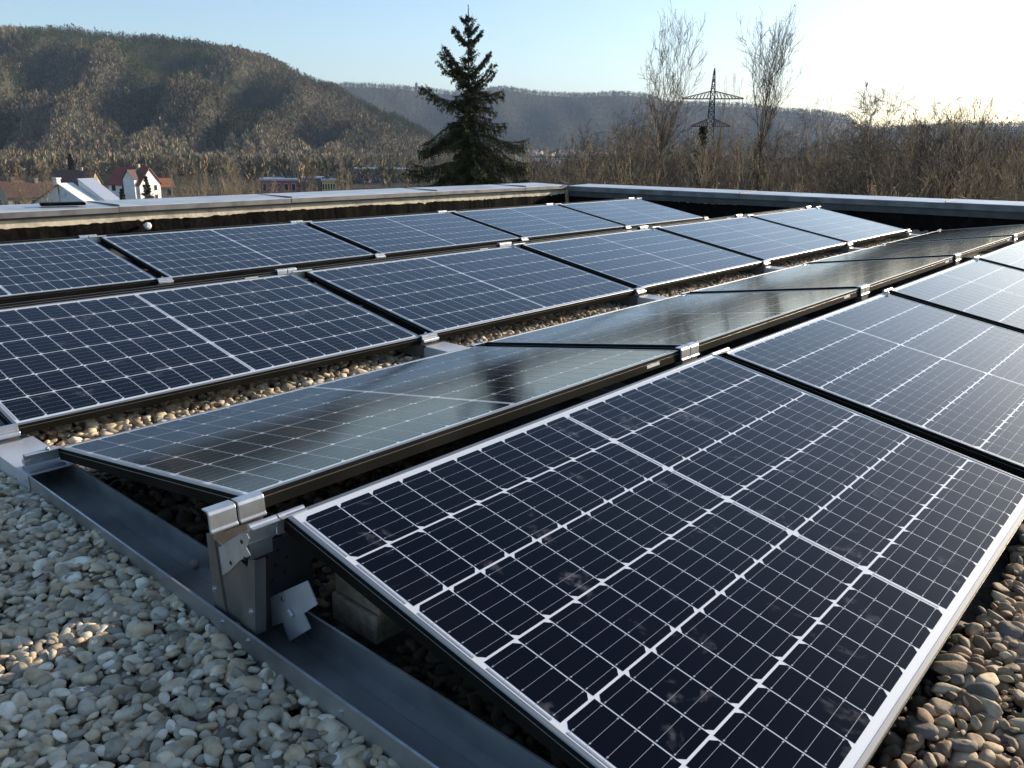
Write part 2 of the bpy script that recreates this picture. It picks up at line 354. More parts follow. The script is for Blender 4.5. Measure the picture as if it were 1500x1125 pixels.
# ------------------------------------------------------------------ pylons, poles, wires
m_steel=mat('pylon_steel',(.028,.032,.034),.8,spec=.1)
def pylon(label,u,vtop,dist,arms,base_z,rot,leg=4.2,r=.36):
    p=pix(u,vtop,dist); H=p.z-base_z
    t=thing('lattice_pylon',label,'pylon',(p.x,p.y,base_z),(0,0,R(rot)),'lattice pylons')
    def wd(z):
        f=z/H
        return np.interp(f,[0,.45,.8,1],[leg,1.7,.95,.12])
    b=MB(); zs=list(np.linspace(0,H*.98,19)); cs=((-1,-1),(1,-1),(1,1),(-1,1))
    for a in range(len(zs)-1):
        w0,w1=wd(zs[a]),wd(zs[a+1])
        for k,(sx,sy_) in enumerate(cs):
            b.tube((sx*w0,sy_*w0,zs[a]),(sx*w1,sy_*w1,zs[a+1]),r,n=4,cap=False)
            nx,ny=cs[(k+1)%4]
            b.tube((sx*w0,sy_*w0,zs[a]),(nx*w1,ny*w1,zs[a+1]),r*.55,n=3,cap=False)
            b.tube((nx*w0,ny*w0,zs[a]),(sx*w1,sy_*w1,zs[a+1]),r*.55,n=3,cap=False)
            b.tube((sx*w1,sy_*w1,zs[a+1]),(nx*w1,ny*w1,zs[a+1]),r*.5,n=3,cap=False)
    b.tube((0,0,H*.97),(0,0,H),.35,n=6)
    link('mast',b.mesh('mast',[m_steel]),t)
    ends=[]
    for zf,half,up in arms:
        z=H*zf; w0=wd(z); b=MB()
        for s in (-1,1):
            for yy in (-w0,w0):
                b.tube((s*w0*.5,yy,z),(s*half,0,z),r*.9,n=4); b.tube((s*w0,yy,z+up),(s*half,0,z+.25),r*.7,n=4)
            for k in range(1,8):
                f=k/8; x=s*(w0+(half-w0)*f); b.tube((x,0,z),(s*(w0+(half-w0)*(f-.06)),0,z+up*(1-f)),r*.5,n=3,cap=False)
                b.tube((x,0,z),(s*(w0+(half-w0)*(f-.12)),0,z+up*(1-f+.1)),r*.4,n=3,cap=False)
            for xx in (half*.97,half*.55):
                b.tube((s*xx,0,z),(s*xx,0,z-2.2),.12,n=5); ends.append(Vector((s*xx,0,z-2.2)))
        link('crossarm',b.mesh('crossarm',[m_steel]),t)
    M=Matrix.Translation((p.x,p.y,base_z))@Matrix.Rotation(R(rot),4,'Z')
    return [M@e for e in ends]
def wire(label,a,bp,sag,r=.03):
    m_=MB(); n=28; prev=None
    for k in range(n+1):
        f=k/n; q=a.lerp(bp,f)-Vector((0,0,sag*4*f*(1-f)))
        if prev: m_.tube(prev,q,r,n=4,cap=False)
        prev=q
    o=link('power_line',m_.mesh('power_line',[m_steel])); tag(o,label,'cable','overhead power lines')
rot=face_rot(1047)
e1=pylon('tall lattice pylon with two crossarms standing among the bare trees on the right',1047,100,400,[(.755,13.6,3.2),(.53,8.6,3.2)],VALLEY,rot)
e2=pylon('faint small lattice pylon in front of the left hillside',319,168,700,[(.72,13,3),(.5,10,3)],VALLEY,face_rot(319,20),leg=3.4,r=.28)
q=pix(1700,205,330)
for k,e in enumerate(e1[:4]): wire('thin power line leading off to the right from the tall pylon',e,q+Vector((k*2-3,0,3)),4,.028)
def pole(label,u,vt,dist):
    p=pix(u,vt,dist); t=thing('utility_pole',label,'pole',(p.x,p.y,VALLEY-1),(0,0,R(face_rot(u,25))),'utility poles')
    H=p.z-VALLEY+1; b=MB(); b.tube((0,0,0),(0,0,H),.22,.14,8); link('pole',b.mesh('pole',[m_steel]),t)
    b=MB()
    for z in (H-.6,H-3.4): b.box((-2.2,-.08,z),(2.2,.08,z+.16))
    link('crossarm',b.mesh('crossarm',[m_steel]),t); return p
a1=pole('tall thin pole above the white gabled house',162,202,330); a2=pole('short pole at the foot of the left hill',405,222,420)
for k in range(3):
    wire('thin wire strung between the two valley poles',a1-Vector((0,0,.6+k*1.4)),a2-Vector((0,0,.6+k*1.4)),5,.035)

# ------------------------------------------------------------------ trees
def grow_tree(seed,H,levels,trunk_r,spread=.45,upright=.6,stems=1,start=.25,minr=.005,leaves=0,tw=.06,fork=0):
    g=random.Random(seed); segs=[[],[]]
    lv=[]
    def grow(p,d,length,r,level,big):
        n=(7,5,4,3,2)[min(level,4)]; pts=[(p.copy(),r)]
        dd=d.copy()
        for i in range(n):
            wob=(tw,.06 if fork else .14,.16 if fork else .2,.26,.3)[min(level,4)]
            dd=(dd+Vector((g.gauss(0,wob),g.gauss(0,wob),g.gauss(0,wob)+upright*(0 if level==0 else .10)))).normalized()
            p=p+dd*(length/n); rr=max(minr,r*(1-(i+1)/n*.82)); pts.append((p.copy(),rr))
        for i in range(n): segs[0 if level==0 else 1].append((pts[i][0],pts[i+1][0],pts[i][1],pts[i+1][1],level))
        if fork and level==0:
            for c in range(fork):
                a_=2*math.pi*(c+g.uniform(-.25,.25))/fork; tl_=g.uniform(.04,.30)
                f=g.uniform(.88,1); i=min(int(f*n),n-1)
                grow(pts[i][0].lerp(pts[i+1][0],f*n-i),Vector((math.cos(a_)*tl_,math.sin(a_)*tl_,1)).normalized(),H*(1-f*.80)*g.uniform(.75,1.0),.032,1,False)
        if level+1<len(levels):
            k=levels[level+1]
            for c in range(k):
                f=g.uniform(start,1) if level==0 else g.uniform(.2,1)
                x=f*n; i=min(int(x),n-1); a,b=pts[i],pts[i+1]; q=a[0].lerp(b[0],x-i); qr=a[1]
                th=g.uniform(0,2*math.pi); pd=(b[0]-a[0]).normalized(); o=pd.orthogonal().normalized(); o=Matrix.Rotation(th,3,pd)@o
                sp=spread*g.uniform(.7,1.3); nd=(pd*math.cos(sp)+o*math.sin(sp)); nd.z+=upright*.25; nd.normalize()
                ll=length*((.17 if fork else .5) if level==0 else .52)*g.uniform(.55,1.1)*(1.15-.6*f if level==0 else 1)
                grow(q,nd,ll,max(minr,qr*.5),level+1,False)
        elif leaves and g.random()<leaves: lv.append(p.copy())
    for s in range(stems):
        a=g.uniform(0,6.28); tl=0 if stems==1 else g.uniform(.05,.45)
        d=Vector((math.cos(a)*tl,math.sin(a)*tl,1)).normalized()
        grow(Vector((math.cos(a)*.25*(stems>1),math.sin(a)*.25*(stems>1),0)),d,H*(.80 if fork else 1 if stems==1 else g.uniform(.75,1)),trunk_r,0,True)
    # rescale so that the highest point is H
    zt=max(max(s_[0].z,s_[1].z) for k in (0,1) for s_ in segs[k])
    fz=H/zt
    out=[]
    for k in (0,1):
        S=segs[k]; n=len(S)
        if not n: out.append(None); continue
        P0=np.array([s_[0] for s_ in S])*fz; P1=np.array([s_[1] for s_ in S])*fz; r0=np.array([s_[2] for s_ in S]); r1=np.array([s_[3] for s_ in S])
        d=P1-P0; d/=np.linalg.norm(d,axis=1)[:,None]+1e-9
        ref=np.where(np.abs(d[:,2:3])<.9,np.array([[0,0,1.]]),np.array([[1.,0,0]])); a=np.cross(d,ref); a/=np.linalg.norm(a,axis=1)[:,None]; b_=np.cross(d,a)
        ns=8 if k==0 else 3; Vv=np.zeros((n,2*ns,3))
        for q_ in range(ns):
            t_=2*np.pi*q_/ns; o=math.cos(t_)*a+math.sin(t_)*b_
            Vv[:,q_]=P0+o*r0[:,None]; Vv[:,ns+q_]=P1+o*r1[:,None]
        idx=np.arange(n)[:,None]*2*ns; F=[]
        for q_ in range(ns):
            l=(q_+1)%ns; F.append(np.concatenate([idx+q_,idx+l,idx+ns+l,idx+ns+q_],1))
        out.append((Vv.reshape(-1,3),np.concatenate(F)))
    lvp=np.array([l for l in lv])*fz if lv else None
    return out,lvp
m_bark=mat('dark_bark',(.075,.058,.045),.9,noise=(6,5,(.13,.105,.08),.4,.7),objvar=.35,spec=.2)
m_twig=mat('brown_twigs',(.125,.102,.076),.85,objvar=.35,spec=.2)
m_tan=mat('tan_twigs',(.24,.19,.125),.85,objvar=.25,spec=.2)
m_birch=mat('pale_birch_bark',(.42,.38,.31),.8,noise=(3,5,(.08,.07,.06),.5,.62),spec=.2)
m_leaf=mat('dry_leaves',(.20,.135,.07),.8,objvar=.25,spec=.2)
TOP={}
def tree_meshes(name,mats,leafmat=None,lsize=.05,**kw):
    (tk,cr_),lv=grow_tree(**kw)
    vv=cr_[0]; hi=vv[vv[:,2]>kw['H']*.8]; TOP[name]=(float(hi[:,0].mean()),float(hi[:,1].mean()))
    a=np_mesh(name+'_trunk',*tk,[mats[0]]); 
    if lv is not None and leafmat:
        g=np.random.default_rng(kw['seed']); n=len(lv); u_=g.normal(size=(n,3)); u_/=np.linalg.norm(u_,axis=1)[:,None]; w_=np.cross(u_,g.normal(size=(n,3))); w_/=np.linalg.norm(w_,axis=1)[:,None]
        sz=g.uniform(.5,1.2,(n,1))*lsize; Q=np.stack([lv-u_*sz,lv+w_*sz*.6,lv+u_*sz,lv-w_*sz*.6],1).reshape(-1,3)
        V=np.concatenate([cr_[0],Q]); F=np.concatenate([cr_[1],np.arange(4*n).reshape(-1,4)+len(cr_[0])]); mi=np.concatenate([np.zeros(len(cr_[1])),np.ones(n)])
        b=np_mesh(name+'_crown',V,F,[mats[1],leafmat],mi=mi)
    else: b=np_mesh(name+'_crown',*cr_,[mats[1]])
    return a,b
def put_tree(name,label,meshes,pos,rz,s,group,cat='tree',sxy=None):
    tx,ty=TOP[meshes[0].name[:-6]]; k=sxy or s; pos=(pos[0]-k*(tx*math.cos(rz)-ty*math.sin(rz)),pos[1]-k*(tx*math.sin(rz)+ty*math.cos(rz)),pos[2])
    t=thing(name,label,cat,pos,(0,0,rz),group); t.scale=(k,k,s)
    link('trunk',meshes[0],t); link('crown',meshes[1],t); return t
LV=(1,16,7,6,4)
V_th=[tree_meshes('bare_tree%d'%k,(m_bark,m_twig),seed=20+k,H=13,levels=(1,18,8,6,4),trunk_r=.15,spread=.7,upright=.3,start=.3,minr=.006) for k in range(4)]
V_bu=[tree_meshes('shrub%d'%k,(m_twig,m_tan),m_leaf,seed=40+k,H=11,levels=(1,9,6,5,3),trunk_r=.06,spread=.4,upright=.9,stems=7,start=.45,minr=.006,leaves=.35) for k in range(3)]
V_dk=[tree_meshes('dense_bush%d'%k,(m_bark,m_twig),seed=60+k,H=12,levels=(1,10,7,5,4),trunk_r=.08,spread=.5,upright=.8,stems=5,start=.4,minr=.007) for k in range(2)]
V_pale=[tree_meshes('pale_tree%d'%k,(m_birch,m_tan),seed=80+k,H=13,levels=(1,16,7,6,3),trunk_r=.14,spread=.4,upright=.9,start=.3,minr=.006) for k in range(2)]
g=random.Random(11)
def at(u,vtop,dist,base=None):
    p=pix(u,vtop,dist); zb=float(terrain(0,dist)) if base is None else base
    return (p.x,p.y,zb),p.z-zb
# tall birch-like trees rising over the skyline
for k,(u,v,dist,seed,lab) in enumerate(((990,-8,30,3,'tall bare tree with many fine upswept branches left of the pylon'),(1138,-4,31,8,'tallest bare forked tree right of the pylon'))):
    pos,H=at(u,v,dist)
    ms=tree_meshes('tall_tree%d'%k,(m_bark,m_twig),m_leaf,.022,seed=seed,H=H,levels=(1,12,10,5,3),trunk_r=.15,spread=.5,upright=1.0,start=.5,minr=.0058,leaves=.12,tw=.012,fork=6)
    put_tree('bare_tree',lab,ms,pos,k*2.1,1,'bare trees behind the parapet',sxy=.8)
for k,(u,v,dist,vi,sx,lab) in enumerate(((940,112,34,0,.45,'thin bare tree with tangled top just left of the tallest left one'),(1062,108,33,1,.22,'slender bare sapling in front of the pylon'),(1080,104,36,1,.25,'whip-like bare sapling right of the pylon'),(1195,122,35,0,.45,'leaning bare tree beside the tallest forked one'),
      (1285,118,29,2,.9,'bare tree with a fan of fine branches against the white sky'),(1345,128,31,3,.2,'single thin leaning stem right of the fan shaped tree'))):
    pos,H=at(u,v,dist); put_tree('bare_tree',lab,V_th[vi] if k not in (1,2,5) else V_pale[k%2],pos,g.uniform(0,6),H/13,'bare trees behind the parapet',sxy=H/13*sx)
# thicket, deep to near
prof=[(745,232),(800,200),(830,188),(880,186),(915,168),(960,165),(1000,175),(1040,178),(1100,182),(1180,185),(1240,178),(1290,184),(1330,160),(1400,150),(1450,160),(1480,178),(1560,165),(1700,160)]
def topv(u): return np.interp(u,[p_[0] for p_ in prof],[p_[1] for p_ in prof])
cnt=0
for dist0,step,dv in ((75,26,-2),(55,22,4),(42,26,8),(32,32,16),(25,44,34)):
    u=770+g.uniform(0,20)
    while u<1640:
        v=topv(u)+dv+g.uniform(-22,24); dist=dist0*g.uniform(.9,1.12); pos,H=at(u,v,dist)
        x=g.random()
        if dist0<=32 and u>1385 and x<.75: ms=V_bu[g.randrange(3)]; nm,lab,gr='tan_shrub','tan leafed shrub with dense upright twigs at the right behind the parapet','tan shrubs behind the parapet'
        elif x<.42: ms=V_th[g.randrange(4)]; nm,lab,gr='thicket_tree','bare dark brown tree in the dense thicket behind the right parapet','bare trees of the thicket'
        elif x<.60: ms=V_dk[g.randrange(2)]; nm,lab,gr='thicket_bush','multi-stemmed dark bush in the thicket behind the right parapet','dark bushes of the thicket'
        elif x<.88: ms=V_pale[g.randrange(2)]; nm,lab,gr='pale_tree','pale barked thin tree in the thicket behind the right parapet','pale trees of the thicket'
        else: ms=V_bu[g.randrange(3)]; nm,lab,gr='brown_shrub','brown twiggy shrub within the thicket behind the right parapet','brown shrubs of the thicket'
        base_h=13 if ms in V_th or ms in V_pale else (11 if ms in V_bu else 12)
        put_tree(nm,lab,ms,pos,g.uniform(0,6.3),H/base_h,gr,cat='tree' if 'tree' in nm else 'shrub',sxy=H/base_h*g.uniform(.8,1.1))
        u+=step*g.uniform(.7,1.3)
# tan bushes left, behind the left parapet
for k,(u,v,dist) in enumerate(((235,262,60),(262,250,62),(290,238,58),(318,236,64),(345,226,60),(372,246,62),(395,264,66),(300,254,50),(340,256,52),(255,270,50))):
    pos,H=at(u,v,dist); put_tree('tan_shrub','golden tan twiggy shrub massed right of the white gabled house',V_bu[k%3],pos,g.uniform(0,6),H/11,'tan shrubs beyond the left parapet',cat='shrub',sxy=H/11*.85)
for k,(u,v,dist) in enumerate(((398,262,80),(418,272,78),(442,264,82),(430,268,75),(458,272,70),(490,266,78),(520,270,70),(545,268,75),(575,264,72),(600,262,75),(-5,275,60))):
    pos,H=at(u,v,dist); put_tree('reddish_shrub','low reddish brown shrub in front of the sheds left of the spruce' if u>0 else 'olive brown bush at the far left edge',V_bu[(k+1)%3],pos,g.uniform(0,6),H/11,'reddish shrubs beyond the left parapet' if u>0 else None,cat='shrub',sxy=H/11*.8)
for k,(u,v,dist,lab) in enumerate(((612,215,60,'bare birch seen just left of the spruce'),(655,212,65,'bare birch seen through the left side of the spruce'),(500,222,120,'bare tree with round crown left of the sheds'),(590,212,200,'poplar shaped bare tree left of the spruce'),
      (340,214,190,'broad bare tree behind the tan shrubs'),(60,222,170,'spreading bare tan tree at the far left'),(770,205,60,'bare tree just right of the spruce'),(452,228,150,'bare tree over the blue roofed shed'),(20,228,180,'bare tree behind the brown roofed house'),(250,228,180,'bare tree behind the white gabled house'),(130,226,200,'bare tree behind the dark red roof'))):
    pos,H=at(u,v,dist); put_tree('bare_tree',lab,V_pale[k%2],pos,g.uniform(0,6),H/13,'bare trees beyond the left parapet',sxy=H/13*(.9 if k!=3 else .5))

# conifers
m_need=mat('spruce_needles',(.030,.036,.015),.75,noise=(5,4,(.10,.095,.035),.45,.65),spec=.25)
m_sbark=mat('spruce_bark',(.09,.065,.05),.9)
def spruce(name,label,pos,H,branches,seed,needle=.045,dens=1.0,topn=0):
    """branches: list of (z,az,length,droop)"""
    g=random.Random(seed); t=thing(name,label,'tree',pos)
    b=MB(); n=24
    for k in range(n):
        z0,z1=H*k/n,H*(k+1)/n; b.tube((0,0,z0),(0,0,z1),.17*(1-z0/H)+.012,.17*(1-z1/H)+.008,n=8,cap=False)
    link('trunk',b.mesh('trunk',[m_sbark]),t)
    P0=[];P1=[];W=[]
    wood=MB()
    def needles(a,c,cnt,ln):
        d=(c-a); L_=d.length
        if L_<1e-4: return
        d.normalize()
        for _ in range(cnt):
            q=a.lerp(c,g.random()); v=Vector((g.gauss(0,1),g.gauss(0,1),g.gauss(0,1)-.25)).normalized(); v=(v+d*.8).normalized()
            P0.append(q); P1.append(q+v*ln*g.uniform(.6,1.3)); W.append(ln*g.uniform(.10,.2))
    for z,az,ln,dr in branches:
        p=Vector((0,0,z)); d=Vector((math.cos(az),math.sin(az),1.0 if dr<.12 else .6 if dr<.3 else .3 if dr<.5 else .05)); d.normalize()
        n=max(4,int(ln/(.16*needle/.05))); step=ln/n; nl=needle*(.65 if ln<.45 and needle<.06 else 1)
        for i in range(n):
            f=(i+1)/n
            cz=(-dr*.9 if f<.55 else +.55*(1 if dr<1.2 else .5))*step*1.5
            q=p+d*step; d=(d+Vector((g.gauss(0,.06),g.gauss(0,.06),cz+g.gauss(0,.04)))).normalized()
            wood.tube(p,q,.02*(1-f*.7)*min(1,ln),.02*(1-f*.8)*min(1,ln)+.002,n=4,cap=False)
            needles(p,q,int(24*dens),nl)
            # side twigs hanging
            for s in (-1,1):
                for _ in range(3 if dens>.9 else 2):
                    if ln<.35 and g.random()<.5: continue
                    sl=ln*.30*(1-f*.62)*g.uniform(.5,1.2)+.05
                    sd_=Vector((-d.y*s,d.x*s,0)).normalized()
                    o=p.lerp(q,g.random()); e=o+(sd_*g.uniform(.4,.9)+d*.55+Vector((0,0,-g.uniform(.4,1.5)*min(1,dr+.25)))).normalized()*sl
                    mid=o.lerp(e,.5)+Vector((0,0,.02)); e2=e+Vector((0,0,-sl*.35*g.uniform(.2,1.3)*min(1,dr+.2)))
                    needles(o,mid,int(11*dens),nl); needles(mid,e,int(11*dens),nl); needles(e,e2,int(9*dens),nl)
            p=q
        needles(p,p+d*.08,14,needle)
    # leader
    for k in range(topn): 
        z=H*(1-.10*k/topn); needles(Vector((0,0,z-.1)),Vector((0,0,z)),6,needle*.7)
    link('limbs',wood.mesh('limbs',[m_sbark]),t)
    A0=np.array(P0);A1=np.array(P1);w_=np.array(W)[:,None]; dd=A1-A0; nv=np.random.default_rng(seed).normal(size=A0.shape); pv=np.cross(dd,nv); pv/=np.linalg.norm(pv,axis=1)[:,None]+1e-9
    mid=(A0+A1)/2
    V=np.stack([A0,mid+pv*w_,A1,mid-pv*w_],1).reshape(-1,3)
    link('crown',np_mesh('crown',V,np.arange(len(V)).reshape(-1,4),[m_need]),t)
    return t
DS=22.; top=pix(686,7,DS); SB=GROUND_NEAR; HS=top.z-SB
azc=math.atan2(top.y-CAM[1],top.x-CAM[0]); left=azc+math.pi/2; right=azc-math.pi/2
def zz(v): return pix(686,v,DS).z-SB
ppm=1190.88/DS*1.0
br=[]; g2=random.Random(4)
# natural filling whorls
lenL=[(8,.04),(30,.10),(60,.26),(90,.36),(120,.40),(150,.48),(180,.55),(210,.72),(240,.98),(280,1.25),(400,1.8)]
v=30
while v<330:
    n=7 if v>95 else 4
    for k in range(n):
        a=g2.uniform(0,6.28); l=g2.choice((.35,.6,.8,1,1.25))*float(np.interp(v,[q_[0] for q_ in lenL],[q_[1] for q_ in lenL]))*g2.uniform(.6,1.12)
        br.append((zz(v+g2.uniform(-9,9)*(v>90)+g2.uniform(-4,4)),a,l,float(np.interp(v,[20,80,140,260],[.0,.15,.6,1.0]))))
    v+=12 if v<80 else 8
def feat(v,side,px,droop,da=.25):
    for k in range(3): br.append((zz(v+g2.uniform(-5,5)),side+g2.uniform(-da,da),px/ppm*g2.uniform(.88,1.03),droop))
feat(38,left,11,0);feat(52,right,16,0);feat(68,left,28,0);feat(72,right,26,0)
feat(118,left,52,.0);feat(128,left,58,.1);feat(118,right,44,.0,.3);feat(140,right,52,0)
feat(165,left,72,.25);feat(185,left,76,.9);feat(195,left,72,1.0);feat(150,right,46,.4)
feat(196,right,84,.5,.1);feat(210,right,92,.9,.12);feat(222,right,88,.9,.12)
feat(238,left,95,.5,.12);feat(248,left,90,.9,.12);feat(255,right,80,.7);feat(180,right,52,.8)
spruce('spruce_tree','tall dark green spruce with a thin bare tip rising above the parapet',(top.x,top.y,SB),HS,br,5,needle=.05,topn=26)
def simple_spruce(label,u,v,dist,wf=.2,seed=1,name='conifer'):
    pos,H=at(u,v,dist); gg=random.Random(seed); vis=H*.55; bl=[]
    z=H-.3
    while z>H-vis:
        for k in range(5): bl.append((z,gg.uniform(0,6.28),(H-z)*wf*gg.uniform(.5,1.15)+.03,.5))
        z-=.13+dist*.0022
    spruce(name,label,pos,H,bl,seed,needle=.05+dist*.0016,dens=.8)
simple_spruce('low dark spruce growing at the foot of the tall spruce, right side',765,252,26,.5,3)
simple_spruce('dark narrow conifer among the bare trees below the pylon',1030,180,48,.16,4)
simple_spruce('dark conifer touching the right side of the white gabled house',213,258,200,.24,6)
simple_spruce('small dark conifer in front of the white gabled house',178,276,180,.25,7)
simple_spruce('dark conifer behind the tan bushes left of centre',102,226,350,.2,8)

# ------------------------------------------------------------------ own building, roof, parapets
m_roofbase=mat('roof_membrane',(.05,.045,.04),.9,noise=(40,4,(.1,.09,.075),.4,.7),bump=(60,.8,.02))
m_bitumen=mat('black_bitumen',(.006,.0055,.005),.9,noise=(14,6,(.016,.014,.011),.5,.75),bump=(25,.6,.012),spec=.04)
m_plaster=mat('cream_plaster',(.74,.64,.47),.9,noise=(9,8,(.42,.36,.27),.45,.7),bump=(30,.5,.01))
m_zinc=mat('zinc_sheet',(.60,.61,.63),.40,metal=.3,noise=(3.5,8,(.44,.45,.46),.42,.66))
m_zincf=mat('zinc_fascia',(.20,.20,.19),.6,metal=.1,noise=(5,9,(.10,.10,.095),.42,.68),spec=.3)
m_band=mat('grey_band',(.10,.095,.092),.75,noise=(8,5,(.07,.07,.07),.4,.7),spec=.2)
b=MB(); b.box((-9,-9,-11.5),(11.9,7.2,-.19)); 
bo=link('building',b.mesh('building',[m_plaster])); tag(bo,'cream rendered building whose flat roof carries the solar panels','building')
b=MB(); b.box((-9,-9,-.185),(11.8,7.1,-.118)); ro=link('roof_surface',b.mesh('roof_surface',[m_roofbase])); tag(ro,kind='structure')
def parapet(label,p0,p1,W,fb,bb,cb,seed,seg,dz=0):
    g=random.Random(seed); d=Vector((p1[0]-p0[0],p1[1]-p0[1],0)); Ln=d.length; ang=math.atan2(d.y,d.x)
    t=thing('parapet_wall',label,'parapet',(p0[0],p0[1],0),(0,0,ang),'parapet walls')
    top=.272+dz
    # local: x along, +y outward
    b=MB(); b.box((0,.055,-.2),(Ln,W-.04,top-.03)); link('wall',b.mesh('wall',[m_plaster]),t)
    b=MB(); b.box((0,.022,bb),(Ln,.05,fb+.012)); link('soffit_band',b.mesh('soffit_band',[m_band]),t)
    # wavy membrane
    b=MB(); n=int(Ln/.035); prev=None; z=cb
    for k in range(n+1):
        x=Ln*k/n; z=cb+.006*math.sin(x*1.1+seed)+.004*math.sin(x*4.7)+g.gauss(0,.0030)+(-.008 if g.random()<.04 else 0)
        bulge=.006*math.sin(x*7.1+seed)+.005*math.sin(x*17)+g.gauss(0,.0012)
        cur=(x,z,bulge)
        if prev:
            x0,z0,b0=prev
            b.face([(x0,.045+b0,z0),(x0,.02+b0,-.1),(x,.02+bulge,-.1),(x,.045+bulge,z)]); b.face([(x0,.045+b0,z0),(x,.045+bulge,z),(x,.056,z-.001),(x0,.056,z0-.001)])
        prev=cur
    link('bitumen_upstand',b.mesh('bitumen_upstand',[m_bitumen]),t)
    # coping lengths
    x=0; k=0
    while x<Ln-.05:
        l=min(seg*g.uniform(.8,1.15),Ln-x); j=g.uniform(-.003,.003); jz=g.uniform(-.003,.003)
        prof=[(j,fb+g.uniform(-.004,.004)),(j,top-.006+jz),(.006+j,top+jz),(W,top+.012+jz),(W,fb),(W-.004,fb),(W-.004,top+.002+jz),(.012,top-.012+jz),(.008,fb)]
        b=MB(); i=len(b.v); n_=len(prof); e=.0025
        for xx in (x+e,x+l-e):
            for y,z_ in prof: b.v.append((xx,y,z_))
        for q_ in range(n_):
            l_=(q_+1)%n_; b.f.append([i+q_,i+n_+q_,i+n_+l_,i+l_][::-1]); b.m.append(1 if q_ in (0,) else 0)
        b.f.append([i+q_ for q_ in range(n_)][::-1]); b.m.append(0); b.f.append([i+n_+q_ for q_ in range(n_)]); b.m.append(0)
        # folded seam cover
        c=link('coping',b.mesh('coping',[m_zinc,m_zincf]),t)
        if k>0:
            b=MB(); b.box((x-.004,-.002+j,fb-.001),(x+.004,.004,top-.004)); b.box((x-.004,.006,top+.0015),(x+.004,W,top+.017)); link('seam_cover',b.mesh('seam_cover',[m_zincf]),c)
        x+=l; k+=1
    return t
K0=(9.32,6.56)
parapet('long left parapet with pale zinc coping, cream plaster and ragged black bitumen',(-7,6.24),K0,.66,.222,.199,.138,1,1.9)
parapet('right far parapet with bright topped zinc coping, its inner face in shade',K0,(10.1,-1.9),.62,.190,.108,.110,2,2.4,dz=-.012)  # band reaches down over the plaster, its grey standing in for shade
tag(link('mitre_cap',None),None) if False else None
b=MB(); b.obox((9.62,6.85,.290),(.33,.33,0),(.012,-.012,0),(0,0,.006)); o=link('corner_cap',b.mesh('corner_cap',[m_band])); tag(o,'dark folded metal strip on the corner where the parapets meet','metal strip')
b=MB(); b.obox((2.12,6.66,.300),(.17,-.05,.0),(.02,.07,0),(0,0,.012)); o=link('bitumen_flap',b.mesh('bitumen_flap',[m_bitumen])); tag(o,'black bitumen offcut lying on the left parapet coping','offcut'); bevel(o,.005)
m_plastic=mat('white_plastic',(.75,.75,.72),.35)
for x,z,lab in ((1.43,.062,'white round wall plug on the black upstand at the far left edge'),(2.74,.086,'white round wall plug on the black upstand above the second rear panel')):
    y=6.24+(x+7)*(6.56-6.24)/16.32
    t=thing('wall_plug',lab,'wall plug',(x,y-.0,z),(0,0,0),'white plugs on the upstand')
    b=MB(); b.tube((0,.03,0),(0,-.03,0),.016,n=12); link('shaft',b.mesh('shaft',[m_plastic]),t)
    b=MB(); b.tube((0,-.03,0),(0,-.042,0),.033,.033,n=20); b.tube((0,-.042,0),(0,-.054,0),.033,.018,n=20); link('cap',b.mesh('cap',[m_plastic],smooth=False),t)

